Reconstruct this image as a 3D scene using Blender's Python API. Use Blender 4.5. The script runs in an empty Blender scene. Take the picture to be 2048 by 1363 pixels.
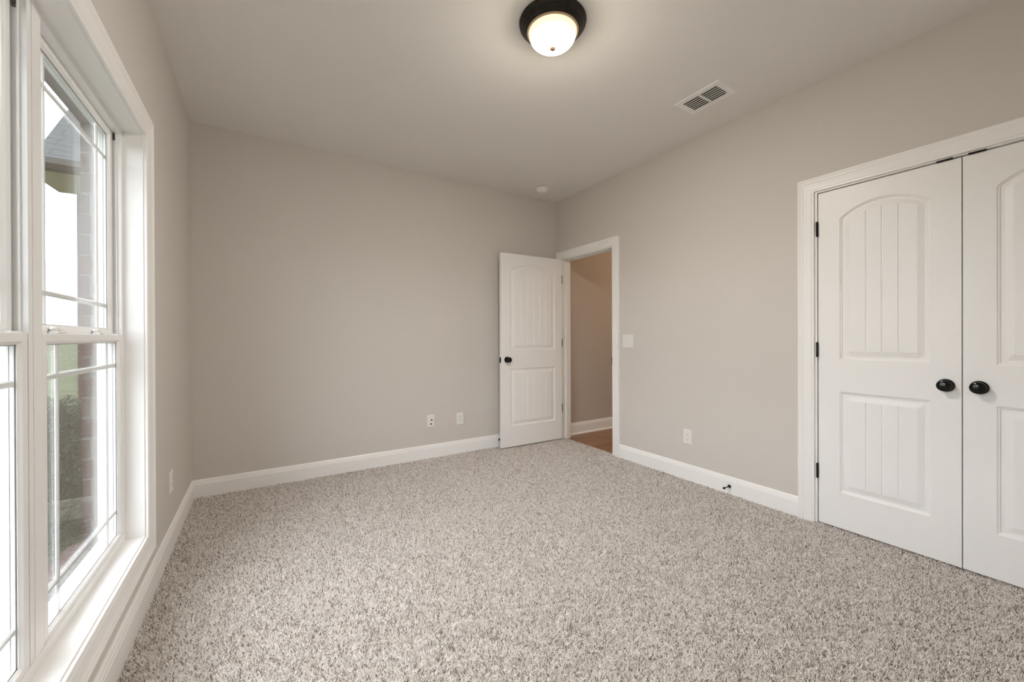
import bpy, bmesh, math, random
from mathutils import Vector, Matrix
random.seed(7)
S = bpy.context.scene
COL = S.collection

# ------------------------------------------------------------------ camera
W, D, H, YB = 3.3673, 3.6936, 2.74, -0.51          # right wall x, far wall y, ceiling z, back wall y
F_PX, YAW, PITCH, ROLL, CYP = 797.77, 0.55986, -0.00237, -0.00355, 676.66
fw = Vector((math.sin(YAW)*math.cos(PITCH), math.cos(YAW)*math.cos(PITCH), math.sin(PITCH)))
r0 = Vector((math.cos(YAW), -math.sin(YAW), 0)); u0 = r0.cross(fw)
rr = r0*math.cos(ROLL)+u0*math.sin(ROLL); uu = -r0*math.sin(ROLL)+u0*math.cos(ROLL)
cam_d = bpy.data.cameras.new('camera'); cam = bpy.data.objects.new('camera', cam_d); COL.objects.link(cam)
M = Matrix((rr, uu, -fw)).transposed().to_4x4(); M.translation = Vector((.4361, 0, 1.16015))
cam.matrix_world = M
cam_d.sensor_fit = 'HORIZONTAL'; cam_d.sensor_width = 36; cam_d.lens = F_PX/2048*36
cam_d.shift_y = -(681.5-CYP)/2048
cam_d.clip_start = .02; cam_d.clip_end = 300
S.camera = cam

# ------------------------------------------------------------------ sky, exposure
SKY = 8.5
world = bpy.data.worlds.new('overcast_sky'); S.world = world; world.use_nodes = True
nt = world.node_tree; nt.nodes.clear()
tc = nt.nodes.new('ShaderNodeTexCoord'); sp = nt.nodes.new('ShaderNodeSeparateXYZ')
rp = nt.nodes.new('ShaderNodeValToRGB'); bg = nt.nodes.new('ShaderNodeBackground'); ow = nt.nodes.new('ShaderNodeOutputWorld')
mp = nt.nodes.new('ShaderNodeMapRange'); mp.inputs['From Min'].default_value = -1; mp.inputs['From Max'].default_value = 1
nt.links.new(tc.outputs['Generated'], sp.inputs[0]); nt.links.new(sp.outputs['Z'], mp.inputs['Value'])
nt.links.new(mp.outputs[0], rp.inputs[0]); nt.links.new(rp.outputs[0], bg.inputs[0]); nt.links.new(bg.outputs[0], ow.inputs[0])
cr = rp.color_ramp
cr.elements[0].position = 0.0; cr.elements[0].color = (.06, .07, .05, 1)
cr.elements[1].position = 1.0; cr.elements[1].color = (.93, .955, 1.03, 1)
e = cr.elements.new(.485); e.color = (.10, .11, .09, 1)
e = cr.elements.new(.505); e.color = (.81, .835, .90, 1)
bg.inputs[1].default_value = SKY
S.view_settings.view_transform = 'Standard'; S.view_settings.look = 'None'
S.view_settings.gamma = 1; S.view_settings.use_curve_mapping = False
S.view_settings.exposure = 0.25
S.cycles.use_denoising = True
S.cycles.max_bounces = 12; S.cycles.diffuse_bounces = 8; S.cycles.glossy_bounces = 4
S.cycles.transmission_bounces = 6; S.cycles.transparent_max_bounces = 24
S.cycles.sample_clamp_indirect = 10
S.cycles_curves.shape = 'THICK'; S.cycles_curves.subdivisions = 2

# ------------------------------------------------------------------ materials
def mat(name, col, rough=.5, metal=0, spec=.5):
    m = bpy.data.materials.new(name); m.use_nodes = True
    b = m.node_tree.nodes['Principled BSDF']
    b.inputs['Base Color'].default_value = (*col, 1); b.inputs['Roughness'].default_value = rough
    b.inputs['Metallic'].default_value = metal; b.inputs['Specular IOR Level'].default_value = spec
    return m
def nodes(m): return m.node_tree.nodes, m.node_tree.links, m.node_tree.nodes['Principled BSDF']
def add_bump(m, scale, strength, dist=.001, detail=3):
    n, l, b = nodes(m)
    t = n.new('ShaderNodeTexCoord'); x = n.new('ShaderNodeTexNoise'); x.inputs['Scale'].default_value = scale; x.inputs['Detail'].default_value = detail
    k = n.new('ShaderNodeBump'); k.inputs['Strength'].default_value = strength; k.inputs['Distance'].default_value = dist
    l.new(t.outputs['Object'], x.inputs['Vector']); l.new(x.outputs['Fac'], k.inputs['Height']); l.new(k.outputs['Normal'], b.inputs['Normal'])
    return m
def vary(m, c1, c2, scale, detail=4, lo=.35, hi=.65, stretch=(1, 1, 1)):
    n, l, b = nodes(m)
    t = n.new('ShaderNodeTexCoord'); mm = n.new('ShaderNodeMapping'); mm.inputs['Scale'].default_value = stretch
    x = n.new('ShaderNodeTexNoise'); x.inputs['Scale'].default_value = scale; x.inputs['Detail'].default_value = detail
    r = n.new('ShaderNodeValToRGB'); r.color_ramp.elements[0].position = lo; r.color_ramp.elements[1].position = hi
    r.color_ramp.elements[0].color = (*c1, 1); r.color_ramp.elements[1].color = (*c2, 1)
    l.new(t.outputs['Object'], mm.inputs[0]); l.new(mm.outputs[0], x.inputs['Vector']); l.new(x.outputs['Fac'], r.inputs[0]); l.new(r.outputs[0], b.inputs['Base Color'])
    return m

PAINT = add_bump(mat('wall_paint', (.645, .608, .573), .75, spec=.3), 260, .12)
CEIL = add_bump(mat('ceiling_paint', (.82, .80, .775), .85, spec=.2), 180, .15)
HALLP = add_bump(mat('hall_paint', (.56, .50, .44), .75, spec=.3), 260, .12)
TRIM = add_bump(mat('trim_paint', (.90, .893, .885), .35, spec=.5), 60, .03)
DOORM = add_bump(mat('door_paint', (.88, .873, .868), .42, spec=.5), 240, .06)
VINYL = mat('white_vinyl', (.86, .86, .86), .32)
BLACK = mat('black_metal', (.005, .005, .005), .17, .3)
DARKSTEEL = mat('dark_steel', (.26, .24, .22), .4, .8)
PLASTIC = mat('white_plastic', (.80, .79, .77), .35)
SLOT = mat('dark_slot', (.10, .095, .09), .6)
BRONZE = vary(mat('oil_rubbed_bronze', (.012, .009, .007), .38, .4), (.010, .008, .006), (.022, .016, .012), 30)
FINIAL = mat('finial_brass', (.22, .13, .07), .4, .5)
RIMGLASS = mat('glass_rim', (.62, .46, .28), .3)
DARK = mat('painted_duct_shade', (.015, .014, .012), .8)
GREYCLIP = mat('grey_clip', (.10, .095, .085), .5)
SMOKE = mat('detector_plastic', (.88, .86, .83), .45)

def lit_glass(name, col, rim_col, rim, bottom, z_rim, z_bot):
    """frosted bowl glowing hardest low down, under the bulbs, and softly and warmer up its sides"""
    m = bpy.data.materials.new(name); m.use_nodes = True; n, l, b = nodes(m)
    b.inputs['Base Color'].default_value = (.9, .85, .75, 1); b.inputs['Roughness'].default_value = .2
    t = n.new('ShaderNodeTexCoord'); s = n.new('ShaderNodeSeparateXYZ'); r = n.new('ShaderNodeMapRange'); k = n.new('ShaderNodeMapRange'); x = n.new('ShaderNodeMix'); x.data_type = 'RGBA'
    k.inputs['From Min'].default_value = z_rim; k.inputs['From Max'].default_value = z_bot; k.interpolation_type = 'SMOOTHSTEP'
    r.inputs['To Min'].default_value = rim; r.inputs['To Max'].default_value = bottom
    x.inputs[6].default_value = (*rim_col, 1); x.inputs[7].default_value = (*col, 1)
    l.new(t.outputs['Object'], s.inputs[0]); l.new(s.outputs[2], k.inputs['Value']); l.new(k.outputs[0], r.inputs['Value']); l.new(k.outputs[0], x.inputs[0])
    l.new(r.outputs[0], b.inputs['Emission Strength']); l.new(x.outputs[2], b.inputs['Emission Color'])
    return m
LAMP, HALLLAMP = 1.30, 75.0
DOME = lit_glass('lit_glass', (1, .965, .905), (1, .86, .64), .70, 260*LAMP, -.078, -.124)
HG = lit_glass('hall_lit_glass', (1, .74, .50), (1, .74, .50), HALLLAMP, HALLLAMP, -.03, -.10)

GLASS = bpy.data.materials.new('window_glass'); GLASS.use_nodes = True
_n, _l = GLASS.node_tree.nodes, GLASS.node_tree.links; _n.clear()
_o = _n.new('ShaderNodeOutputMaterial'); _mx = _n.new('ShaderNodeMixShader'); _t = _n.new('ShaderNodeBsdfTransparent'); _g = _n.new('ShaderNodeBsdfGlossy')
_f = _n.new('ShaderNodeFresnel'); _ge = _n.new('ShaderNodeNewGeometry'); _ir = _n.new('ShaderNodeMapRange'); _ir.inputs['To Min'].default_value = 1.45; _ir.inputs['To Max'].default_value = 1/1.45
_l.new(_ge.outputs['Backfacing'], _ir.inputs['Value']); _l.new(_ir.outputs[0], _f.inputs['IOR'])       # same air-to-glass reflectance on both faces of the thin pane
_g.inputs['Roughness'].default_value = 0.0
_t.inputs['Color'].default_value = (.985, .995, .99, 1)
_l.new(_f.outputs[0], _mx.inputs[0]); _l.new(_t.outputs[0], _mx.inputs[1]); _l.new(_g.outputs[0], _mx.inputs[2]); _l.new(_mx.outputs[0], _o.inputs[0])
DROP = mat('raindrop', (1, 1, 1), .02); DROP.node_tree.nodes['Principled BSDF'].inputs['Transmission Weight'].default_value = 1
DROP.node_tree.nodes['Principled BSDF'].inputs['IOR'].default_value = 1.33

# brick: courses of 83.6 mm, running round corners (x+y, z)
def brick_mat(name, c1, c2, mortar):
    m = mat(name, c1, .85); n, l, b = nodes(m)
    t = n.new('ShaderNodeTexCoord'); s = n.new('ShaderNodeSeparateXYZ'); a = n.new('ShaderNodeMath'); c = n.new('ShaderNodeCombineXYZ')
    br = n.new('ShaderNodeTexBrick'); br.inputs['Scale'].default_value = 1; br.inputs['Brick Width'].default_value = .205; br.inputs['Row Height'].default_value = .0836
    br.inputs['Mortar Size'].default_value = .0055; br.inputs['Mortar Smooth'].default_value = .2
    br.inputs['Color1'].default_value = (*c1, 1); br.inputs['Color2'].default_value = (*c2, 1); br.inputs['Mortar'].default_value = (*mortar, 1)
    l.new(t.outputs['Object'], s.inputs[0]); l.new(s.outputs[0], a.inputs[0]); l.new(s.outputs[1], a.inputs[1]); l.new(a.outputs[0], c.inputs[0]); l.new(s.outputs[2], c.inputs[1])
    l.new(c.outputs[0], br.inputs['Vector'])
    nz = n.new('ShaderNodeTexNoise'); nz.inputs['Scale'].default_value = 60; nz.inputs['Detail'].default_value = 5; l.new(t.outputs['Object'], nz.inputs['Vector'])
    mx = n.new('ShaderNodeMix'); mx.data_type = 'RGBA'; mx.blend_type = 'MULTIPLY'; mx.inputs[0].default_value = .5
    l.new(br.outputs['Color'], mx.inputs[6]); l.new(nz.outputs['Color'], mx.inputs[7]); l.new(mx.outputs[2], b.inputs['Base Color'])
    k = n.new('ShaderNodeBump'); k.inputs['Strength'].default_value = .8; k.inputs['Distance'].default_value = .006; k.invert = True
    l.new(br.outputs['Fac'], k.inputs['Height']); l.new(k.outputs[0], b.inputs['Normal'])
    return m
BRICK = brick_mat('red_brick', (.095, .043, .036), (.072, .032, .029), (.16, .147, .135))
SHINGLE = mat('grey_shingle', (.10, .115, .125), .8)
n, l, b = nodes(SHINGLE)
_t = n.new('ShaderNodeTexCoord'); _br = n.new('ShaderNodeTexBrick'); _br.inputs['Scale'].default_value = 1
_br.inputs['Brick Width'].default_value = 1.7; _br.inputs['Row Height'].default_value = .092; _br.inputs['Mortar Size'].default_value = .007; _br.inputs['Mortar Smooth'].default_value = .6
_br.inputs['Color1'].default_value = (.036, .043, .047, 1); _br.inputs['Color2'].default_value = (.047, .055, .059, 1); _br.inputs['Mortar'].default_value = (.010, .012, .013, 1)  # dark lines paint the shadow along each shingle course into the colour
_mm = n.new('ShaderNodeMapping'); _mm.inputs['Scale'].default_value = (1, 1, 1)
_s = n.new('ShaderNodeSeparateXYZ'); _c = n.new('ShaderNodeCombineXYZ')
l.new(_t.outputs['Object'], _s.inputs[0]); l.new(_s.outputs[0], _c.inputs[0]); l.new(_s.outputs[2], _c.inputs[1]); l.new(_c.outputs[0], _br.inputs['Vector']); l.new(_br.outputs['Color'], b.inputs['Base Color'])
GUTTER = mat('dark_gutter', (.022, .017, .013), .5)
CREAM = mat('cream_soffit', (.62, .58, .42), .6)
LAWN = vary(mat('lawn_grass', (.08, .12, .03), .9, spec=.1), (.034, .042, .016), (.055, .064, .030), 1.3, 8)
MULCH = vary(mat('wet_mulch', (.03, .03, .02), .9, spec=.2), (.022, .024, .016), (.075, .085, .062), 14, 8, stretch=(1, 3, 1))
LEAF = vary(mat('shrub_leaf', (.03, .05, .02), .5, spec=.4), (.010, .016, .007), (.028, .040, .017), 9, 4)
STEM = mat('shrub_stem', (.04, .03, .02), .9)

WOOD = mat('hall_oak', (.2, .1, .045), .35)
n, l, b = nodes(WOOD)
_t = n.new('ShaderNodeTexCoord'); _br = n.new('ShaderNodeTexBrick'); _br.inputs['Scale'].default_value = 1; _br.inputs['Brick Width'].default_value = 1.1
_br.inputs['Row Height'].default_value = .082; _br.inputs['Mortar Size'].default_value = .0012; _br.inputs['Bias'].default_value = 0
_br.inputs['Color1'].default_value = (.40, .215, .105, 1); _br.inputs['Color2'].default_value = (.27, .135, .062, 1); _br.inputs['Mortar'].default_value = (.05, .022, .01, 1)
_mp = n.new('ShaderNodeMapping'); _mp.inputs['Scale'].default_value = (1.5, 26, 1); _nz = n.new('ShaderNodeTexNoise'); _nz.inputs['Scale'].default_value = 2.2; _nz.inputs['Detail'].default_value = 7
_mx = n.new('ShaderNodeMix'); _mx.data_type = 'RGBA'; _mx.blend_type = 'MULTIPLY'; _mx.inputs[0].default_value = .75
_r = n.new('ShaderNodeValToRGB'); _r.color_ramp.elements[0].position = .3; _r.color_ramp.elements[0].color = (.45, .40, .36, 1); _r.color_ramp.elements[1].position = .65
l.new(_t.outputs['Object'], _br.inputs['Vector']); l.new(_t.outputs['Object'], _mp.inputs[0]); l.new(_mp.outputs[0], _nz.inputs['Vector']); l.new(_nz.outputs['Fac'], _r.inputs[0])
l.new(_br.outputs['Color'], _mx.inputs[6]); l.new(_r.outputs[0], _mx.inputs[7]); l.new(_mx.outputs[2], b.inputs['Base Color'])

CARPET = vary(mat('carpet_backing', (.55, .52, .5), .95, spec=.1), (.45, .41, .38), (.75, .71, .68), 140, 2)
YARN = mat('carpet_yarn', (.5, .45, .42), .9, spec=.1)
n, l, b = nodes(YARN)
_h = n.new('ShaderNodeHairInfo'); _r = n.new('ShaderNodeValToRGB'); _r.color_ramp.interpolation = 'CONSTANT'
E_ = _r.color_ramp.elements
E_[0].position = 0; E_[0].color = (.24, .19, .165, 1); E_[1].position = .14; E_[1].color = (.50, .44, .40, 1)
for p_, c_ in ((.24, (.74, .69, .655)), (.42, (.85, .815, .785)), (.70, (.93, .905, .88))):
    e_ = E_.new(p_); e_.color = (*c_, 1)
l.new(_h.outputs['Random'], _r.inputs[0]); l.new(_r.outputs[0], b.inputs['Base Color'])

# ------------------------------------------------------------------ mesh helpers
class MB:
    """collects shapes given in world coordinates; build() links them as ONE object"""
    def __init__(s): s.bm = bmesh.new()
    def box(s, a, b, bev=0, seg=2):
        x0, y0, z0 = (min(a[i], b[i]) for i in range(3)); x1, y1, z1 = (max(a[i], b[i]) for i in range(3))
        t = bmesh.new()
        v = [t.verts.new(p) for p in ((x0,y0,z0),(x1,y0,z0),(x1,y1,z0),(x0,y1,z0),(x0,y0,z1),(x1,y0,z1),(x1,y1,z1),(x0,y1,z1))]
        for f in ((0,3,2,1),(4,5,6,7),(0,1,5,4),(1,2,6,5),(2,3,7,6),(3,0,4,7)): t.faces.new([v[i] for i in f])
        if bev: bmesh.ops.bevel(t, geom=t.edges[:], offset=bev, segments=seg, profile=.5, affect='EDGES')
        s.add(t); return s
    def add(s, t, mtx=None):
        me = bpy.data.meshes.new('tmp'); 
        if mtx is not None: t.transform(mtx)
        t.to_mesh(me); t.free(); s.bm.from_mesh(me); bpy.data.meshes.remove(me)
    def lathe(s, prof, org=(0,0,0), axis=(0,0,1), seg=48):
        """prof: (radius, distance along axis) pairs"""
        t = bmesh.new(); rings = []
        for r, h in prof:
            if r < 1e-6: rings.append([t.verts.new((0,0,h))])
            else: rings.append([t.verts.new((r*math.cos(2*math.pi*k/seg), r*math.sin(2*math.pi*k/seg), h)) for k in range(seg)])
        for A, B in zip(rings, rings[1:]):
            for k in range(seg):
                q = (k+1) % seg
                if len(A) == 1 and len(B) == 1: continue
                if len(A) == 1: t.faces.new((A[0], B[k], B[q]))
                elif len(B) == 1: t.faces.new((A[k], A[q], B[0]))
                else: t.faces.new((A[k], A[q], B[q], B[k]))
        bmesh.ops.recalc_face_normals(t, faces=t.faces[:])
        m = Vector((0,0,1)).rotation_difference(Vector(axis).normalized()).to_matrix().to_4x4(); m.translation = Vector(org)
        s.add(t, m); return s
    def tube(s, p, q, r, seg=16, r2=None):
        p, q = Vector(p), Vector(q); d = q-p
        return s.lathe([(0,0),(r,0),(r2 or r,d.length),(0,d.length)], p, d, seg)
    def prism(s, pts, vec):
        t = bmesh.new(); A = [t.verts.new(p) for p in pts]; B = [t.verts.new(Vector(p)+Vector(vec)) for p in pts]
        t.faces.new(A); t.faces.new(B[::-1]); k = len(A)
        for i in range(k): t.faces.new((A[i], B[i], B[(i+1)%k], A[(i+1)%k]))
        bmesh.ops.recalc_face_normals(t, faces=t.faces[:]); s.add(t); return s
    def frame(s, prof, a0, a1, z0, z1, to3, closed=True):
        """sweep profile (u outwards from the inner rectangle, t thickness) round a rectangle with mitred corners"""
        t = bmesh.new(); L = []
        for u, th in prof:
            if closed: c = [(a0-u, z0-u), (a1+u, z0-u), (a1+u, z1+u), (a0-u, z1+u)]
            else: c = [(a0-u, z0), (a0-u, z1+u), (a1+u, z1+u), (a1+u, z0)]
            L.append([t.verts.new(to3(a, z, th)) for a, z in c])
        n_ = len(L[0]); ran = range(n_) if closed else range(n_-1)
        for A, B in zip(L, L[1:]):
            for i in ran: t.faces.new((A[i], A[(i+1)%n_], B[(i+1)%n_], B[i]))
        bmesh.ops.recalc_face_normals(t, faces=t.faces[:]); s.add(t); return s
    def sweep(s, prof, p, q, nrm, up=(0,0,1)):
        """extrude profile (t along nrm, z along up) from p to q"""
        t = bmesh.new(); nrm, up = Vector(nrm), Vector(up); E = []
        for base in (Vector(p), Vector(q)): E.append([t.verts.new(base+nrm*a+up*z) for a, z in prof])
        k = len(prof)
        for i in range(k): t.faces.new((E[0][i], E[0][(i+1)%k], E[1][(i+1)%k], E[1][i]))
        t.faces.new(E[0][::-1]); t.faces.new(E[1])
        bmesh.ops.recalc_face_normals(t, faces=t.faces[:]); s.add(t); return s
    def build(s, name, m, parent=None, smooth=False, origin=None):
        me = bpy.data.meshes.new(name)
        o_ = Vector(origin) if origin is not None else (wpos(parent) if parent else Vector((0,0,0)))
        s.bm.transform(Matrix.Translation(-o_)); s.bm.to_mesh(me); s.bm.free()
        me.materials.append(m)
        if smooth:
            for p in me.polygons: p.use_smooth = True
            try: me.set_sharp_from_angle(angle=math.radians(smooth if smooth is not True else 35))
            except Exception: pass
        o = bpy.data.objects.new(name, me); COL.objects.link(o)
        if parent: o.parent = parent; o.location = o_-wpos(parent)
        else: o.location = o_
        return o
def wpos(o):
    v = Vector((0,0,0))
    while o: v = v+o.location; o = o.parent
    return v
def tag(o, label, cat, group=None, kind=None):
    o['label'] = label; o['category'] = cat
    if group: o['group'] = group
    if kind: o['kind'] = kind
    return o
def thing(name, loc, label, cat, group=None, kind=None):
    o = bpy.data.objects.new(name, None); COL.objects.link(o); o.location = loc; o.empty_display_size = .05
    return tag(o, label, cat, group, kind)
def struct(name, mb, m, label, cat, **k): return tag(mb.build(name, m, **k), label, cat, kind='structure')

# ================================================================== SETTING
CLX = W+.70                                           # closet depth
# openings
EY0, EY1, EZ = 2.808, 3.582, 2.052                    # entry rough casing line
CY0, CY1, CZ = -.1255, 1.104, 2.056                    # closet
WY0, WY1, WZ0, WZ1 = .781, 2.324, .299, 2.048         # window

# floor: carpet with real pile (hair strands on the floor sheet)
fx1 = W+.028
fm = bmesh.new(); bmesh.ops.create_grid(fm, x_segments=24, y_segments=30, size=.5)
for v in fm.verts: v.co = Vector(((v.co.x+.5)*fx1, YB+(v.co.y+.5)*(D-YB), -.005))
fb = MB(); fb.add(fm)
floor = struct('floor', fb, CARPET, 'speckled beige and brown cut-pile carpet covering the bedroom floor', 'carpet')
floor.data.materials.append(YARN)
fmod = floor.modifiers.new('pile', 'PARTICLE_SYSTEM'); ps = floor.particle_systems[0]; st = ps.settings
st.type = 'HAIR'; st.count = 850000; st.hair_length = .0045; st.hair_step = 2; st.display_step = 2; st.render_step = 2
st.emit_from = 'FACE'; st.distribution = 'RAND'; st.use_even_distribution = True; st.use_modifier_stack = False
st.use_advanced_hair = True; st.normal_factor = .0019; st.factor_random = .0021; st.length_random = .2
st.root_radius = 1.0; st.tip_radius = .85; st.radius_scale = .0021; st.material = 2; ps.seed = 3

fl = MB().box((W+.028, -.75, -.04), (CLX, 1.45, -.006))
struct('floor_closet', fl, CARPET, 'carpeted closet floor behind the double doors', 'carpet')
HX1 = W+2.6
fl = MB().box((W+.028, 1.9, -.05), (HX1, D, -.009))
struct('floor_hall', fl, WOOD, 'brown oak plank hallway floor seen through the open doorway', 'wood floor')

ce = MB().box((-.10, YB-.1, H), (W+.115, D+.115, H+.1))
# no duct opening is cut; a dark sheet in the register paints its shade
struct('ceiling', ce, CEIL, 'flat pale painted ceiling over the bedroom', 'ceiling')
struct('ceiling_hall', MB().box((W+.115, -.8, H), (HX1+.1, D+.115, H+.1)), CEIL, 'hallway ceiling beyond the doorway', 'ceiling')

wl = MB()
for a, b in (((-.10, YB-.1, -.1), (0, WY0-.018, H)), ((-.10, WY1+.018, -.1), (0, D+.115, H)),
             ((-.10, WY0-.018, -.1), (0, WY1+.018, WZ0-.018)), ((-.10, WY0-.018, WZ1+.018), (0, WY1+.018, H))): wl.box(a, b)
struct('wall_left', wl, PAINT, 'greige painted wall holding the double window', 'wall')
struct('wall_far', MB().box((0, D, -.1), (W+.115, D+.115, H)), PAINT, 'wide greige painted wall facing the camera, behind the open door', 'wall')
struct('wall_back', MB().box((0, YB-.1, -.1), (W+.115, YB, H)), PAINT, 'greige painted wall behind the camera', 'wall')
wr = MB()
for y0, y1, z0, z1 in ((YB, CY0-.02, -.1, H), (CY1+.02, EY0-.02, -.1, H), (EY1+.02, D, -.1, H), (CY0-.02, CY1+.02, CZ+.016, H), (EY0-.02, EY1+.02, EZ+.016, H)):
    wr.box((W, y0, z0), (W+.115, y1, z1))
struct('wall_right', wr, PAINT, 'greige painted wall with the closet doors and the hall doorway', 'wall')
wc = MB().box((CLX, -.75, -.1), (CLX+.1, 1.45, H)).box((W+.115, -.85, -.1), (CLX+.1, -.75, H)).box((W+.115, 1.45, -.1), (CLX+.1, 1.55, H))
struct('wall_closet', wc, PAINT, 'closet inside walls behind the double doors', 'wall')
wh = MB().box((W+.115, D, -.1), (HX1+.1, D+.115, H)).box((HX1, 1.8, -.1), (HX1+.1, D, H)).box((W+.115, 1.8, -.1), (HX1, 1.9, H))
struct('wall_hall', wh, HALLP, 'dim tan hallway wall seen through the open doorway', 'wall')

# brick veneer outside, with the window opening, lintel and sill
bx0, bx1 = -.188, -.10
bw = MB()
by0, by1, bz0, bz1 = WY0+.012, WY1-.012, .290, 2.040
for a, b in (((bx0, -1.2, -.5), (bx1, by0, 3.1)), ((bx0, by1, -.5), (bx1, D+.6, 3.1)), ((bx0, by0, -.5), (bx1, by1, bz0)), ((bx0, by0, bz1), (bx1, by1, 3.1))): bw.box(a, b)
struct('wall_outside', bw, BRICK, 'red brick outside facing round the window opening', 'brick wall')

# ---------------- baseboards
BASE = [(0,0),(.016,0),(.016,.096),(.0135,.099),(.0125,.110),(.0095,.113),(.0085,.122),(.004,.129),(0,.129)]
def base(name, p, q, nrm, label, zb=-.006, extra=None):
    m = MB().sweep([(t_, z if z else zb) for t_, z in BASE], p, q, nrm)
    if extra: m.sweep(extra, p, q, nrm)
    return struct(name, m, TRIM, label, 'baseboard', smooth=20)
base('baseboard_left', (0, YB, 0), (0, D-.001, 0), (1,0,0), 'white baseboard running under the window')
base('baseboard_far', (0, D, 0), (W, D, 0), (0,-1,0), 'long white baseboard along the far wall, ending behind the open door')
base('baseboard_back', (0, YB, 0), (W, YB, 0), (0,1,0), 'white baseboard behind the camera')
br_ = MB()
for y0, y1 in ((CY1+.092, EY0-.092), (YB, CY0-.092)): br_.sweep([(t_, z if z else -.006) for t_, z in BASE], (W, y0, 0), (W, y1, 0), (-1,0,0))
struct('baseboard_right', br_, TRIM, 'white baseboard between the hall doorway and the closet', 'baseboard', smooth=20)
SHOE = [(.016,-.009),(.033,-.009),(.032,-.003),(.028,.004),(.022,.008),(.016,.009)]
base('baseboard_hall', (W+.115, D, 0), (HX1, D, 0), (0,-1,0), 'white baseboard with shoe moulding along the hallway wall', -.009, SHOE)

# ---------------- casings
CAS = [(.004,0),(.004,.0105),(.008,.0125),(.016,.0118),(.020,.0140),(.052,.0168),(.060,.0185),(.064,.0208),(.068,.0208),(.071,.0185),(.075,.0200),(.083,.0228),(.088,.0222),(.0905,.0195),(.0905,0)]
to_left = lambda a, z, t: (t, a, z)
to_right = lambda a, z, t: (W-t, a, z)
trim = thing('trim_1', (0, (WY0+WY1)/2, WZ0), 'white picture-frame casing and deep jamb lining round the double window', 'window trim', kind='structure')
MB().frame(CAS, WY0, WY1, WZ0, WZ1, to_left).build('casing', TRIM, trim, smooth=15)
JX = -.0655
mj = MB().box((JX, WY0-.018, WZ0-.018), (0, WY1+.018, WZ0)).box((JX, WY0-.018, WZ1), (0, WY1+.018, WZ1+.018)).box((JX, WY0-.018, WZ0), (0, WY0, WZ1)).box((JX, WY1, WZ0), (0, WY1+.018, WZ1))
mj.build('jamb_lining', TRIM, trim)

trim = thing('trim_2', (W, (EY0+EY1)/2, 0), 'white door casing and jamb round the open hall doorway', 'door trim', kind='structure')
MB().frame(CAS, EY0, EY1, -.007, EZ, to_right, False).build('casing', TRIM, trim, smooth=15)
mj = MB().box((W, EY0-.018, -.009), (W+.115, EY0+.005, EZ+.016)).box((W, EY1-.005, -.009), (W+.115, EY1+.018, EZ+.016)).box((W, EY0+.005, EZ-.005), (W+.115, EY1-.005, EZ+.016))
mj.box((W+.040, EY0, -.009), (W+.075, EY0+.016, EZ-.006)).box((W+.040, EY1-.016, -.009), (W+.075, EY1, EZ-.006)).box((W+.040, EY0+.016, EZ-.016), (W+.075, EY1-.016, EZ-.0055))
mj.build('jamb', TRIM, trim)
MB().box((W-.006, EY0+.004, .890), (W+.028, EY0+.0085, .962), .001).build('strike_plate', BLACK, trim)
MB().frame(CAS, EY0, EY1, -.009, EZ, lambda a, z, t: (W+.115+t, a, z), False).build('casing', TRIM, trim, smooth=15)

trim = thing('trim_3', (W, (CY0+CY1)/2, 0), 'white door casing and jamb round the closet double doors', 'door trim', kind='structure')
MB().frame(CAS, CY0, CY1, -.007, CZ, to_right, False).build('casing', TRIM, trim, smooth=15)
mj = MB().box((W, CY0-.018, -.009), (W+.115, CY0+.0075, CZ+.016)).box((W, CY1-.0075, -.009), (W+.115, CY1+.018, CZ+.016)).box((W, CY0+.0075, CZ-.004), (W+.115, CY1-.0075, CZ+.016))
mj.box((W+.044, CY0, -.009), (W+.080, CY0+.019, CZ-.005)).box((W+.044, CY1-.019, -.009), (W+.080, CY1, CZ-.005)).box((W+.044, CY0+.019, CZ-.018), (W+.080, CY1-.019, CZ-.0045))
mj.build('jamb', TRIM, trim)
for y0 in (.519, .410): MB().box((W-.006, y0, CZ-.0105), (W+.030, y0+.058, CZ-.0035), .001).build('catch_plate', BLACK, trim)

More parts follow.
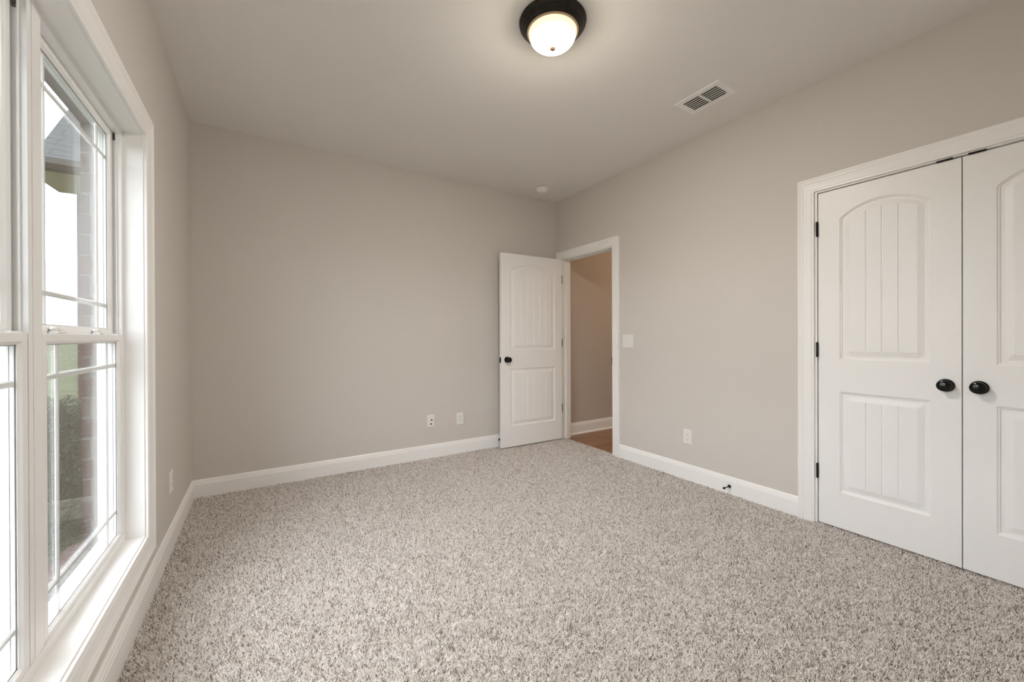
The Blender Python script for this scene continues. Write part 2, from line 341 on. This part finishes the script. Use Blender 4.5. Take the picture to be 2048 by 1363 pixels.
# ================================================================== DOORS
def panel_h(d):
    """moulded panel section: depth below the door face at distance d inside the panel outline"""
    P = ((0,0),(.004,.0035),(.009,.0045),(.013,.0085),(.024,.0085),(.050,.0015),(.054,.0012))
    if d <= 0: return 0
    for (a, ha), (b, hb) in zip(P, P[1:]):
        if d <= b: return ha+(hb-ha)*(d-a)/(b-a)
    return P[-1][1]
OFFS = (0, .004, .009, .013, .024, .050, .054)
def door_leaf(w, h, planks, px0, px1, th=.035):
    """leaf in local coords: x 0..w, front face at y=0 looking to -y, z 0..h; two moulded plank panels, the upper arched"""
    fld0, fld1 = px0+.054, px1-.054; pw = (fld1-fld0)/planks
    gro = [fld0+pw*k for k in range(1, planks)]
    xs = {0, w}
    for o in OFFS: xs |= {px0+o, px1-o}
    for g in gro: xs |= {g-.0045, g-.0012, g+.0012, g+.0045}
    k = 26
    for i in range(k+1): xs.add(px0+(px1-px0)*i/k)
    xs = sorted(xs); xs = [x for i, x in enumerate(xs) if i == 0 or x-xs[i-1] > 3e-4]
    LP = (.213, .818); UP0, US, UA = 1.010, 1.855, 1.932          # lower panel, upper panel foot, spring, apex
    half = (px1-px0)/2; mid = (px0+px1)/2; sag = UA-US; R_ = (half*half+sag*sag)/(2*sag)
    def arch(x):
        dx = min(abs(x-mid), half); return UA-R_+math.sqrt(max(R_*R_-dx*dx, 0))
    fixed = [0]+[LP[0]+o for o in OFFS]+[(LP[0]+LP[1])/2]+[LP[1]-o for o in OFFS[::-1]]+[UP0+o for o in OFFS]+[1.4]
    rows = [('f', z) for z in fixed]+[('a', o) for o in OFFS[::-1]]+[('f', h)]
    def gro_d(x):
        for g in gro:
            a = abs(x-g)
            if a < .0045: return .0035*(1-max(a-.0012, 0)/.0033)
        return 0
    t = bmesh.new(); V = []
    for kind, z in rows:
        row = []
        for x in xs:
            zz = z if kind == 'f' else arch(x)-z
            dep = 0
            for (b0, top) in ((LP[0], LP[1]), (UP0, arch(x))):
                d = min(x-px0, px1-x, zz-b0, top-zz)
                if d > 0:
                    dep = panel_h(d)
                    if d >= .0535: dep += gro_d(x)
            row.append(t.verts.new((x, dep, zz)))
        V.append(row)
    for A, B in zip(V, V[1:]):
        for i in range(len(xs)-1): t.faces.new((A[i], A[i+1], B[i+1], B[i]))
    # edges and back
    bl = [t.verts.new(p) for p in ((0,th,0),(w,th,0),(w,th,h),(0,th,h))]
    t.faces.new((bl[1], bl[0], bl[3], bl[2]))
    t.faces.new([bl[0], bl[1]]+V[0][::-1]); t.faces.new([bl[2], bl[3]]+V[-1])
    t.faces.new([r[0] for r in V][::-1]+[bl[0], bl[3]][0:1]+[bl[3]]); t.faces.new([r[-1] for r in V]+[bl[2], bl[1]])
    bmesh.ops.recalc_face_normals(t, faces=t.faces[:])
    return t
KNOB = [(0,0),(.0325,0),(.0325,.004),(.030,.0075),(.022,.0095),(.0125,.011),(.0115,.020),(.0125,.028),(.018,.033),(.0255,.038),(.0285,.044),(.0285,.050),(.0272,.0535),(.0268,.0535),(.024,.057),(.015,.0605),(0,.062)]
ROSE = KNOB[:7]+[(0,.020)]; BALL = [(0,.019)]+KNOB[7:]
def hinge(par, y, x, z, mt, axis_len=.089):
    h = MB()
    for k in range(5):
        z0 = z+axis_len*k/5; h.lathe([(0,0),(.0062,0),(.0062,axis_len/5-.0006),(0,axis_len/5-.0006)], (x, y, z0), (0,0,1), 14)
    h.lathe([(0,0),(.004,0),(.0045,.002),(0,.0045)], (x, y, z+axis_len), (0,0,1), 12)
    return h
def knob(par, org, axis, k_=1.0):
    k = MB().lathe([(a_, .010+(h_-.010)*k_) for a_, h_ in BALL], org, axis, 40).build('knob', BLACK, par, smooth=30)
    MB().lathe([(a_, h_ if h_ < .0112 else .010+(h_-.010)*k_) for a_, h_ in ROSE], org, axis, 40).build('rose', BLACK, k, smooth=30)
    return k
# --- closet leaves: front face at x = W+.004, local x runs towards -y
LW, LH = .599, 2.033
mrot = Matrix(((0,1,0,0),(-1,0,0,0),(0,0,1,0),(0,0,0,1)))      # local x -> -y, local y -> +x
def closet(name, yhinge, flip, label):
    y_hi = yhinge if not flip else yhinge+LW
    t = thing(name, (W+.004, y_hi if not flip else yhinge, .011), label, 'closet door', kind='structure')
    m = MB(); m.add(door_leaf(LW, LH, 4, .107, LW-.107), Matrix.Translation((W+.004, y_hi, .011)) @ mrot)
    m.build('leaf', DOORM, t)
    hy = yhinge+.0045 if not flip else yhinge-.0045
    for z in (.283, 1.034, 1.781):
        g = hinge(t, hy, W-.003, z, BLACK)
        s_ = 1 if not flip else -1
        g.box((W-.002, hy-s_*.0005, z), (W+.03, hy+s_*.0015, z+.089)); g.build('hinge', BLACK, t, smooth=30)
    ky = y_hi-LW+.0535 if not flip else y_hi-.0535
    knob(t, (W+.004, ky, .911), (-1,0,0), .66)
    return t
closet('door_2', 1.0905, False, 'white arched-panel closet door hinged next to the long greige wall, black knob on its right')
closet('door_3', -.1120, True, 'white arched-panel closet door cut by the right photo edge, black knob on its left')
# --- entry leaf
EW = .792; ang = math.atan2(-.010, EW)
t = thing('door_1', (3.322, 3.541, .016), 'white arched-panel door standing open against the far wall beside the hall doorway', 'door', kind='structure')
Lm = Matrix.Translation((3.322-EW*math.cos(ang), 3.541-EW*math.sin(ang), .016)) @ Matrix.Rotation(ang, 4, 'Z')
m = MB(); m.add(door_leaf(EW, 2.026, 6, .109, EW-.096), Lm); leaf = m.build('leaf', DOORM, t)
for z in (.316, 1.052, 1.775):
    g = hinge(t, 3.548, W-.034, z, DARKSTEEL); g.box((3.3205, 3.549, z), (3.3225, 3.574, z+.089)); g.box((W-.034, 3.553, z), (W-.0325, 3.578, z+.089)); g.build('hinge', DARKSTEEL, t, smooth=30)
kp = Lm @ Vector((.070, 0, .914)); kd = (Lm.to_3x3() @ Vector((0,-1,0)))
knob(t, kp, kd)
kp2 = Lm @ Vector((.070, .035, .914)); knob(t, kp2, -kd)
lp = MB(); tmp = bmesh.new(); bmesh.ops.create_cube(tmp, size=1)
lp.add(tmp, Lm @ Matrix.Translation((-.0005, .0175, .914)) @ Matrix.Diagonal((.002, .025, .057, 1)))
tmp = bmesh.new(); bmesh.ops.create_cube(tmp, size=1); lp.add(tmp, Lm @ Matrix.Translation((-.005, .0175, .914)) @ Matrix.Diagonal((.010, .012, .016, 1)))
lp.build('latch_plate', BLACK, t)

# ================================================================== WINDOWS
def window(name, y0, y1, label, droplets):
    t = thing(name, (JX, (y0+y1)/2, WZ0), label, 'window', kind='structure')
    XB = -.140; fr = .022
    m = MB()
    m.box((XB, y0, WZ0), (JX, y0+fr, WZ1)).box((XB, y1-fr, WZ0), (JX, y1, WZ1)).box((XB, y0+fr, WZ1-fr), (JX, y1-fr, WZ1))
    m.box((XB, y0+fr, WZ0), (JX, y1-fr, WZ0+.026))
    # raised inside sill lip with notched ends
    m.prism([(JX, y0+fr, WZ0+.026), (JX, y1-fr, WZ0+.026), (JX, y1-fr-.012, WZ0+.042), (JX, y0+fr+.012, WZ0+.042)], (-.0045, 0, 0))
    # outer flange and track ribs
    for ya, yb in ((y0+fr, y0+fr+.007), (y1-fr-.007, y1-fr)):
        m.box((XB, ya, WZ0+.026), (-.1275, yb, WZ1-fr)); m.box((-.0808, ya, 1.18), (-.0778, yb, WZ1-fr))
    m.box((XB, y0+fr+.007, WZ1-fr-.007), (-.1275, y1-fr-.007, WZ1-fr)).box((XB, y0+fr+.007, WZ0+.026), (-.1275, y1-fr-.007, WZ0+.034))
    m.build('frame', VINYL, t)
    for yy in (y0+fr+.001, y1-fr-.001):
        s_ = 1 if yy < (y0+y1)/2 else -1
        MB().box((-.0895, yy-s_*.001, 1.992), (-.0812, yy+s_*.003, 2.020)).box((-.088, yy, 1.998), (-.083, yy+s_*.006, 2.007)).build('balance_clip', GREYCLIP, t)
    def sash(nm, xf, z0, z1, rb, rt, st_, x_th=.0245):
        a0, a1 = y0+fr+.002, y1-fr-.002
        s = MB()
        gi = [(a0+st_, a1-st_, z0+rb, z1-rt)]
        prof = [(0,.0090),(0,.0075),(.0035,.0050),(.0075,.0010),(.0095,0),(st_-.0022,0),(st_,.002),(st_,x_th),(0,x_th),(0,.021)]
        # unequal rails: build the frame with the stile width and fill the rails
        y_a, y_b, za, zb = gi[0]
        q = bmesh.new(); L = []
        for u, dpt in prof:
            k = u/st_
            c = [(y_a-u, za-k*rb), (y_b+u, za-k*rb), (y_b+u, zb+k*rt), (y_a-u, zb+k*rt)]
            L.append([q.verts.new((xf-dpt, a, z)) for a, z in c])
        for A, B in zip(L, L[1:]):
            for i in range(4): q.faces.new((A[i], A[(i+1)%4], B[(i+1)%4], B[i]))
        bmesh.ops.recalc_face_normals(q, faces=q.faces[:]); s.add(q)
        o = s.build(nm, VINYL, t)
        xg = xf-.0095
        for k in (0, -.0105):
            MB().box((xg+k-.0015, y_a-.006, za-.006), (xg+k+.0015, y_b+.006, zb+.006)).build('pane', GLASS, o)
        g = MB(); xm = xg-.00525; hw = .0085; ht = .0034; off = .100; vo = .095
        P2 = [(-hw,0),(-hw*.55,-ht),(hw*.55,-ht),(hw,0),(hw*.55,ht),(-hw*.55,ht)]
        for yy in (y_a+off, y_b-off): g.prism([(xm+b_, yy+a_, za-.004) for a_, b_ in P2], (0,0,zb-za+.008))
        for zz in (za+vo, zb-vo): g.prism([(xm+b_*.9, y_a-.004, zz+a_) for a_, b_ in P2], (0,y_b-y_a+.008,0))
        g.build('grille', VINYL, o)
        sp = MB()
        for ya_, yb_, z_a, z_b in ((y_a-.006, y_a+.003, za-.006, zb+.006), (y_b-.003, y_b+.006, za-.006, zb+.006), (y_a-.006, y_b+.006, za-.006, za+.003), (y_a-.006, y_b+.006, zb-.003, zb+.006)):
            sp.box((xg-.0088, ya_, z_a), (xg-.0017, yb_, z_b))
        sp.build('spacer', GREYCLIP if nm == 'never' else VINYL, o)
        if droplets and nm == 'lower_sash':
            dr = MB(); rng = random.Random(5)
            for _ in range(1300):
                yy = rng.uniform(y_a+.01, y_b-.01); zz = rng.uniform(za+.02, zb-.02)
                if rng.random() < .5: yy = y_a+.02+.045*round((yy-y_a)/.045)+rng.gauss(0, .003)
                if not (y_a+.005 < yy < y_b-.005): continue
                r = rng.uniform(.0003, .0010)
                q2 = bmesh.new(); bmesh.ops.create_icosphere(q2, subdivisions=1, radius=1)
                dr.add(q2, Matrix.Translation((xg-.0122, yy, zz)) @ Matrix.Diagonal((r*.5, r, r*1.35, 1)))
            d_ = dr.build('raindrops', DROP, o, smooth=80); d_['kind'] = 'stuff'; d_['label'] = 'raindrops on the lower pane'
        return o, a0, a1
    up, a0, a1 = sash('upper_sash', -.0912, 1.150, WZ1-fr, .052, .028, .034)
    lo, a0, a1 = sash('lower_sash', -.0660, WZ0+.027, 1.177, .025, .030, .034)
    # cam locks on the meeting rail, tilt latches at its ends
    for q_ in (.18, .67):
        yy = a0+(a1-a0)*q_
        k = MB().box((-.0895, yy-.020, 1.177), (-.0675, yy+.030, 1.183), .002).box((-.0875, yy-.016, 1.183), (-.072, yy+.012, 1.190), .003)
        k.lathe([(0,0),(.009,0),(.009,.006),(.006,.008),(0,.008)], (-.0815, yy-.010, 1.189), (0,0,1), 20)
        k.prism([(-.084, yy-.014, 1.1905), (-.084, yy+.052, 1.186), (-.084, yy+.052, 1.190), (-.084, yy-.014, 1.1965)], (.005, 0, 0))
        k.build('sash_lock', PLASTIC, lo)
        MB().box((-.096, yy-.018, 1.186), (-.0905, yy+.018, 1.196), .0015).build('keeper', PLASTIC, up)
    for yy, s_ in ((a0, 1), (a1, -1)):
        MB().box((-.086, yy+s_*.004, 1.177), (-.074, yy+s_*.055, 1.181), .0012).build('tilt_latch', PLASTIC, lo)
    return t
window('window_1', WY0, 1.530, 'white double-hung window unit at the left photo edge, left of the mullion', False)
window('window_2', 1.561, WY1, 'white double-hung window unit looking out on roof, brick and shrubs', True)
mu = MB().box((-.140, 1.530, WZ0), (JX+.0015, 1.561, WZ1)).box((-.072, WY0, WZ0), (JX+.003, WY1, WZ0+.033), .001)
struct('trim_4', mu, VINYL, 'white mullion post joining the two window units', 'window mullion')

# ================================================================== FIXTURES
# flush ceiling light
LC = Vector((1.680, 1.590, H))
t = thing('ceiling_light', LC, 'lit flush-mount ceiling light with white glass bowl and dark bronze pan', 'ceiling light')
MB().lathe([(0,0),(.166,0),(.168,-.004),(.166,-.012),(.158,-.019),(.153,-.022),(.152,-.027),(.149,-.031),(.143,-.033),(.140,-.038),(.136,-.043),(.129,-.046),(.118,-.046),(.118,-.020),(0,-.020)], LC, seg=80).build('pan', BRONZE, t, smooth=40)
MB().lathe([(.110,-.044),(.128,-.0445),(.1295,-.048),(.128,-.052),(.124,-.0545),(.120,-.0525)], LC, seg=80).build('glass_rim', RIMGLASS, t, smooth=40)
pr = [(.120,-.051)]
for i in range(1, 17):
    a = math.pi/2*i/16; pr.append((.120*math.cos(a)**.92 if i < 16 else 0, -.051-.076*math.sin(a)**1.0))
MB().lathe(pr, LC, seg=80).build('glass_bowl', DOME, t, smooth=80)
MB().lathe([(0,-.122),(.012,-.1235),(.0165,-.127),(.0165,-.131),(.012,-.135),(.006,-.139),(0,-.140)], LC, seg=24).build('finial', FINIAL, t, smooth=40)

# ceiling register
vx0, vx1, vy0, vy1 = 2.826, 3.034, 1.408, 1.714
t = thing('ceiling_vent', ((vx0+vx1)/2, (vy0+vy1)/2, H), 'white metal air vent with two rows of dark slots on the ceiling', 'air vent')
sx0, sx1, sy = vx0+.036, vx1-.040, ((vy0+.034, 1.552), (1.566, vy1-.036))
f = MB()
zf = H-.0035
for a, b in (((vx0,vy0),(sx0,vy1)), ((sx1,vy0),(vx1,vy1)), ((sx0,vy0),(sx1,sy[0][0])), ((sx0,sy[0][1]),(sx1,sy[1][0])), ((sx0,sy[1][1]),(sx1,vy1))):
    f.box((a[0],a[1],zf), (b[0],b[1],H-.0005))
f.frame([(0,.0036),(.005,.0026),(.006,0)], vx0, vx1, vy0, vy1, lambda a, z, th: (a, z, H-th))
f.build('faceplate', TRIM, t)
MB().box((sx0-.002, vy0+.03, H-.0012), (sx1+.002, vy1-.03, H-.0004)).build('duct_shadow', DARK, t)  # dark sheet painted as the shade between the louvres
nsl = 6
for y0, y1 in sy:
    s_ = MB()
    for k in range(nsl+1):
        x = sx0+(sx1-sx0)*k/nsl; s_.box((x-.0033, y0, H-.0035), (x+.0033, y1, H-.0022))
    s_.build('louvres', TRIM, t)
MB().box((2.978, vy0+.030, H-.010), (2.990, vy0+.042, H-.0034), .002).build('damper_lever', PLASTIC, t)

# smoke detector
SC = Vector((2.968, 3.428, H))
t = thing('smoke_detector', SC, 'round white smoke detector on the ceiling near the far corner', 'smoke detector')
MB().lathe([(0,0),(.063,0),(.064,-.003),(.062,-.014),(.058,-.017),(.040,-.017),(0,-.017)], SC, seg=56).build('mounting_base', SMOKE, t, smooth=30)
MB().lathe([(0,-.016),(.054,-.016),(.056,-.0195),(.055,-.026),(.050,-.036),(.043,-.041),(.025,-.043),(0,-.043)], SC, seg=56).build('cover', SMOKE, t, smooth=30)
MB().lathe([(0,-.042),(.009,-.042),(.009,-.0455),(0,-.0455)], SC+Vector((-.018,-.010,0)), seg=20).build('test_button', PLASTIC, t, smooth=30)

# wall plates -----------------------------------------------------------------
def plate(mb, c, ax, w, h, out, th=.006):
    """bevelled cover plate; ax = horizontal unit vector, out = outward normal"""
    q = bmesh.new(); ax, out = Vector(ax), Vector(out)
    def ring(dw, d): return [q.verts.new(Vector(c)+ax*(sx*(w/2-dw))+Vector((0,0,sz*(h/2-dw)))+out*d) for sx, sz in ((-1,-1),(1,-1),(1,1),(-1,1))]
    R_ = [ring(0, 0), ring(0, th*.35), ring(.003, th*.9), ring(.006, th)]
    for A, B in zip(R_, R_[1:]):
        for i in range(4): q.faces.new((A[i], A[(i+1)%4], B[(i+1)%4], B[i]))
    q.faces.new(R_[-1]); bmesh.ops.recalc_face_normals(q, faces=q.faces[:]); mb.add(q); return mb
def obox(mb, c, ax, out, du, dz, d0, d1, u=0, z=0, bev=0):
    """box on a wall plate: centred (u, z) from c, from d0 to d1 along out"""
    ax, out = Vector(ax), Vector(out); c = Vector(c)
    p = c+ax*(u-du/2)+Vector((0,0,z-dz/2))+out*d0; q = c+ax*(u+du/2)+Vector((0,0,z+dz/2))+out*d1
    mb.box(p, q, bev); return mb
def outlet(c, ax, out, label, w=.075, h=.120, kind='duplex'):
    t = thing('wall_outlet' if kind == 'duplex' else 'cable_plate', c, label, 'outlet' if kind == 'duplex' else 'wall plate', 'electrical outlets low on the walls' if kind == 'duplex' else None)
    plate(MB(), c, ax, w, h, out).build('cover_plate', PLASTIC, t)
    if kind == 'duplex':
        for z in (.0195, -.0195):
            q = MB()
            q.lathe([(0,.0055),(.0168,.0055),(.0168,.0072),(.0158,.0078),(0,.0078)], Vector(c)+Vector((0,0,z)), out, 28)
            o = q.build('receptacle', PLASTIC, t, smooth=30)
            s_ = MB(); obox(s_, c, ax, out, .0022, .0085, .0074, .0081, -.0062, z+.004); obox(s_, c, ax, out, .0022, .007, .0074, .0081, .0062, z+.004)
            s_.lathe([(0,.0074),(.0026,.0074),(.0026,.0081),(0,.0081)], Vector(c)+Vector((0,0,z-.0075)), out, 12); s_.build('slots', SLOT, o)
        MB().lathe([(0,.0055),(.0032,.0055),(.0028,.0072),(0,.0074)], c, out, 14).build('screw', PLASTIC, t)
    else:
        for u, z in ((.008, .008), (.002, -.030)):
            obox(MB(), c, ax, out, .016, .017, .0055, .0068, u, z, .001).build('jack', GREYCLIP, t)
    return t
outlet((2.129, D, .347), (1,0,0), (0,-1,0), 'white power outlet on the far wall, next to the open door', .080, .124)
outlet((1.818, D, .358), (1,0,0), (0,-1,0), 'white wall plate with two dark jacks left of the far-wall outlet', .074, .120, 'jack')
outlet((W, 1.991, .349), (0,-1,0), (-1,0,0), 'white power outlet on the right wall between doorway and closet', .075, .119)
outlet((0, 2.903, .364), (0,1,0), (1,0,0), 'white power outlet on the left wall beyond the window', .078, .120)

c = Vector((W, 2.612, 1.121)); ax, out = Vector((0,-1,0)), Vector((-1,0,0))
t = thing('light_switch', c, 'white two-toggle light switch plate right of the hall doorway', 'light switch')
plate(MB(), c, ax, .127, .126, out).build('cover_plate', PLASTIC, t)
for u, s_ in ((-.023, 1), (.023, -1)):
    o = obox(MB(), c, ax, out, .0105, .0245, .0052, .0068, u, 0, .0006).build('toggle', PLASTIC, t)
    q = MB(); p0 = c+ax*(u-.004)
    q.prism([p0+out*.006+Vector((0,0,-.008)), p0+out*.006+Vector((0,0,.008)), p0+out*.016+Vector((0,0,s_*.0105)), p0+out*.016+Vector((0,0,s_*.0045))], ax*.008)
    q.build('toggle_lever', PLASTIC, o)
    for z in (.030, -.030): MB().lathe([(0,.0055),(.0032,.0055),(.0028,.0070),(0,.0072)], c+ax*u+Vector((0,0,z)), out, 14).build('screw', PLASTIC, t)

# door stops -------------------------------------------------------------------
def stop(c, out, label, L=.078):
    c, out = Vector(c), Vector(out)
    t = thing('door_stop', c, label, 'door stop')
    MB().lathe([(0,0),(.0125,0),(.0125,.003),(.010,.006),(.0075,.010),(.0045,.013),(0,.013)], c, out, 28).build('base_flange', BLACK, t, smooth=30)
    MB().lathe([(0,.012),(.0042,.012),(.0036,L-.016),(0,L-.016)], c, out, 18).build('rod', BLACK, t, smooth=30)
    MB().lathe([(0,L-.018),(.006,L-.018),(.0085,L-.012),(.0085,L-.004),(.006,L),(0,L)], c, out, 22).build('bumper', BLACK, t, smooth=30)
stop((W-.016, 1.640, .060), (-1,0,0), 'small black door stop sticking out of the right baseboard')
stop((2.578, D-.016, .074), (0,-1,0), 'small black door stop on the far baseboard behind the open door', .088)

# ================================================================== HALL LAMP
HC = Vector((W+1.75, 2.75, H))
t = thing('hall_light', HC, 'warm hallway ceiling light beyond the doorway', 'ceiling light')
MB().lathe([(0,0),(.14,0),(.14,-.02),(.12,-.03),(0,-.03)], HC, seg=40).build('pan', BRONZE, t, smooth=30)
MB().lathe([(.11,-.028),(.10,-.06),(.07,-.085),(.03,-.095),(0,-.097)], HC, seg=40).build('glass_bowl', HG, t, smooth=60)

# ================================================================== OUTSIDE
gz = -.38
g = bmesh.new(); bmesh.ops.create_grid(g, x_segments=2, y_segments=2, size=900); gm = MB(); gm.add(g, Matrix.Translation((-30, 20, gz)))
struct('ground', gm, LAWN, 'wet green lawn outside the window', 'lawn')
bed = MB().box((-2.6, -1.5, gz), (bx0, 6.2, gz+.03)); struct('ground_bed', bed, MULCH, 'dark wet planting bed along the brick wall outside', 'planting bed')
# own window sill outside
ms = MB().prism([(-.138, by0-.02, .336), (-.235, by0-.02, .316), (-.235, by0-.02, .232), (-.138, by0-.02, .232)], (0, by1-by0+.04, 0))
struct('trim_5', ms, BRICK, 'brick sill ledge outside below the window', 'window sill')
# neighbouring wing of the house
wing = thing('house_wing', (-1.557, 7.25, gz), 'brick house wing with grey shingle roof seen through the upper pane', 'house')
MB().box((-1.557, 7.25, gz), (3.0, 9.5, 3.0)).build('brick_wall', BRICK, wing)
MB().prism([(-1.715, 6.40, 3.0), (3.2, 6.40, 3.0), (3.2, 7.25, 3.0), (-1.690, 7.25, 3.0)], (0, 0, .03)).build('soffit', CREAM, wing)
gut = MB().sweep([(0,0),(.085,.012),(.115,.06),(.115,.125),(.105,.125),(.10,.07),(0,.06)], (-1.715, 6.40, 3.0), (3.2, 6.40, 3.0), (0,-1,0)); gut.build('gutter', GUTTER, wing)
MB().prism([(-1.715, 6.38, 3.0), (-1.690, 7.25, 3.0), (-1.690, 7.25, 3.15), (-1.715, 6.38, 3.15)], (-.02, 0, 0)).build('fascia', GUTTER, wing)
roofp = [(-1.655, 6.36, 3.11), (3.3, 6.36, 3.11), (3.3, 8.6, 5.35), (-1.655, 8.6, 5.35)]
rf = MB().prism(roofp, (0, .05, -.05)); rf.build('roof', SHINGLE, wing)
MB().prism([(-1.557, 7.25, 3.0), (-1.557, 9.5, 3.0), (-1.557, 9.5, 4.3), (-1.557, 8.55, 5.2), (-1.557, 7.25, 3.95)], (.1, 0, 0)).build('gable_wall', BRICK, wing)

def shrub(c, rx, ry, h, n_leaf, label, seed):
    rng = random.Random(seed); t = thing('shrub', c, label, 'shrub', 'shrubs outside the window')
    q = bmesh.new()
    for _ in range(n_leaf):
        th = rng.uniform(0, 6.283); ph = math.acos(rng.uniform(-.55, 1)); rad = rng.uniform(.55, 1.0)**.5*(1+.12*math.sin(5*th+seed)*math.sin(4*ph))
        p = Vector((rx*rad*math.sin(ph)*math.cos(th), ry*rad*math.sin(ph)*math.sin(th), h*.45+h*.55*rad*math.cos(ph)))
        p += Vector(c); nrm = Vector((rng.gauss(0,1), rng.gauss(0,1), rng.gauss(.6,1))).normalized(); a = nrm.orthogonal().normalized(); b_ = nrm.cross(a)
        s_ = rng.uniform(.009, .017)
        vs = [q.verts.new(p+a*(s_*k)+b_*(s_*.45*j)+nrm*(s_*.15*z_)) for k, j, z_ in ((-1,0,0),(0,-1,1),(1,0,0),(0,1,1))]
        q.faces.new((vs[0], vs[1], vs[2])); q.faces.new((vs[0], vs[2], vs[3]))
    fo = MB(); fo.add(q); fo.build('foliage', LEAF, t)
    sm = MB()
    for k in range(7):
        a = 6.283*k/7+seed; sm.tube(Vector(c), Vector(c)+Vector((rx*.6*math.cos(a), ry*.6*math.sin(a), h*.6)), .012, 8, .005)
    sm.build('stems', STEM, t)
eave = MB().box((-.64, -1.4, 3.1), (.3, D+1.2, 3.16)); struct('trim_6', eave, CREAM, 'unseen cream eave soffit added above the window to block high sky', 'eave')  # out-of-view eave, added to keep high sky light off the sill
gv = MB().box((-.66, -1.4, 3.08), (-.64, D+1.2, 3.28)).box((-.66, -1.4, 3.28), (.3, D+1.2, 3.30)); struct('trim_7', gv, GUTTER, 'unseen dark fascia board on the added eave that blocks high sky', 'eave')
shrub((-1.02, 4.55, gz+.02), .42, .45, 1.02, 16000, 'dark rounded evergreen shrub nearest the window outside', 1)
shrub((-1.30, 5.75, gz+.02), .42, .42, .92, 13000, 'dark evergreen shrub behind the nearest one, by the brick wing', 2)
shrub((-2.05, 4.30, gz+.02), .36, .40, .62, 8000, 'low dark shrub at the lawn edge outside the lower pane', 3)
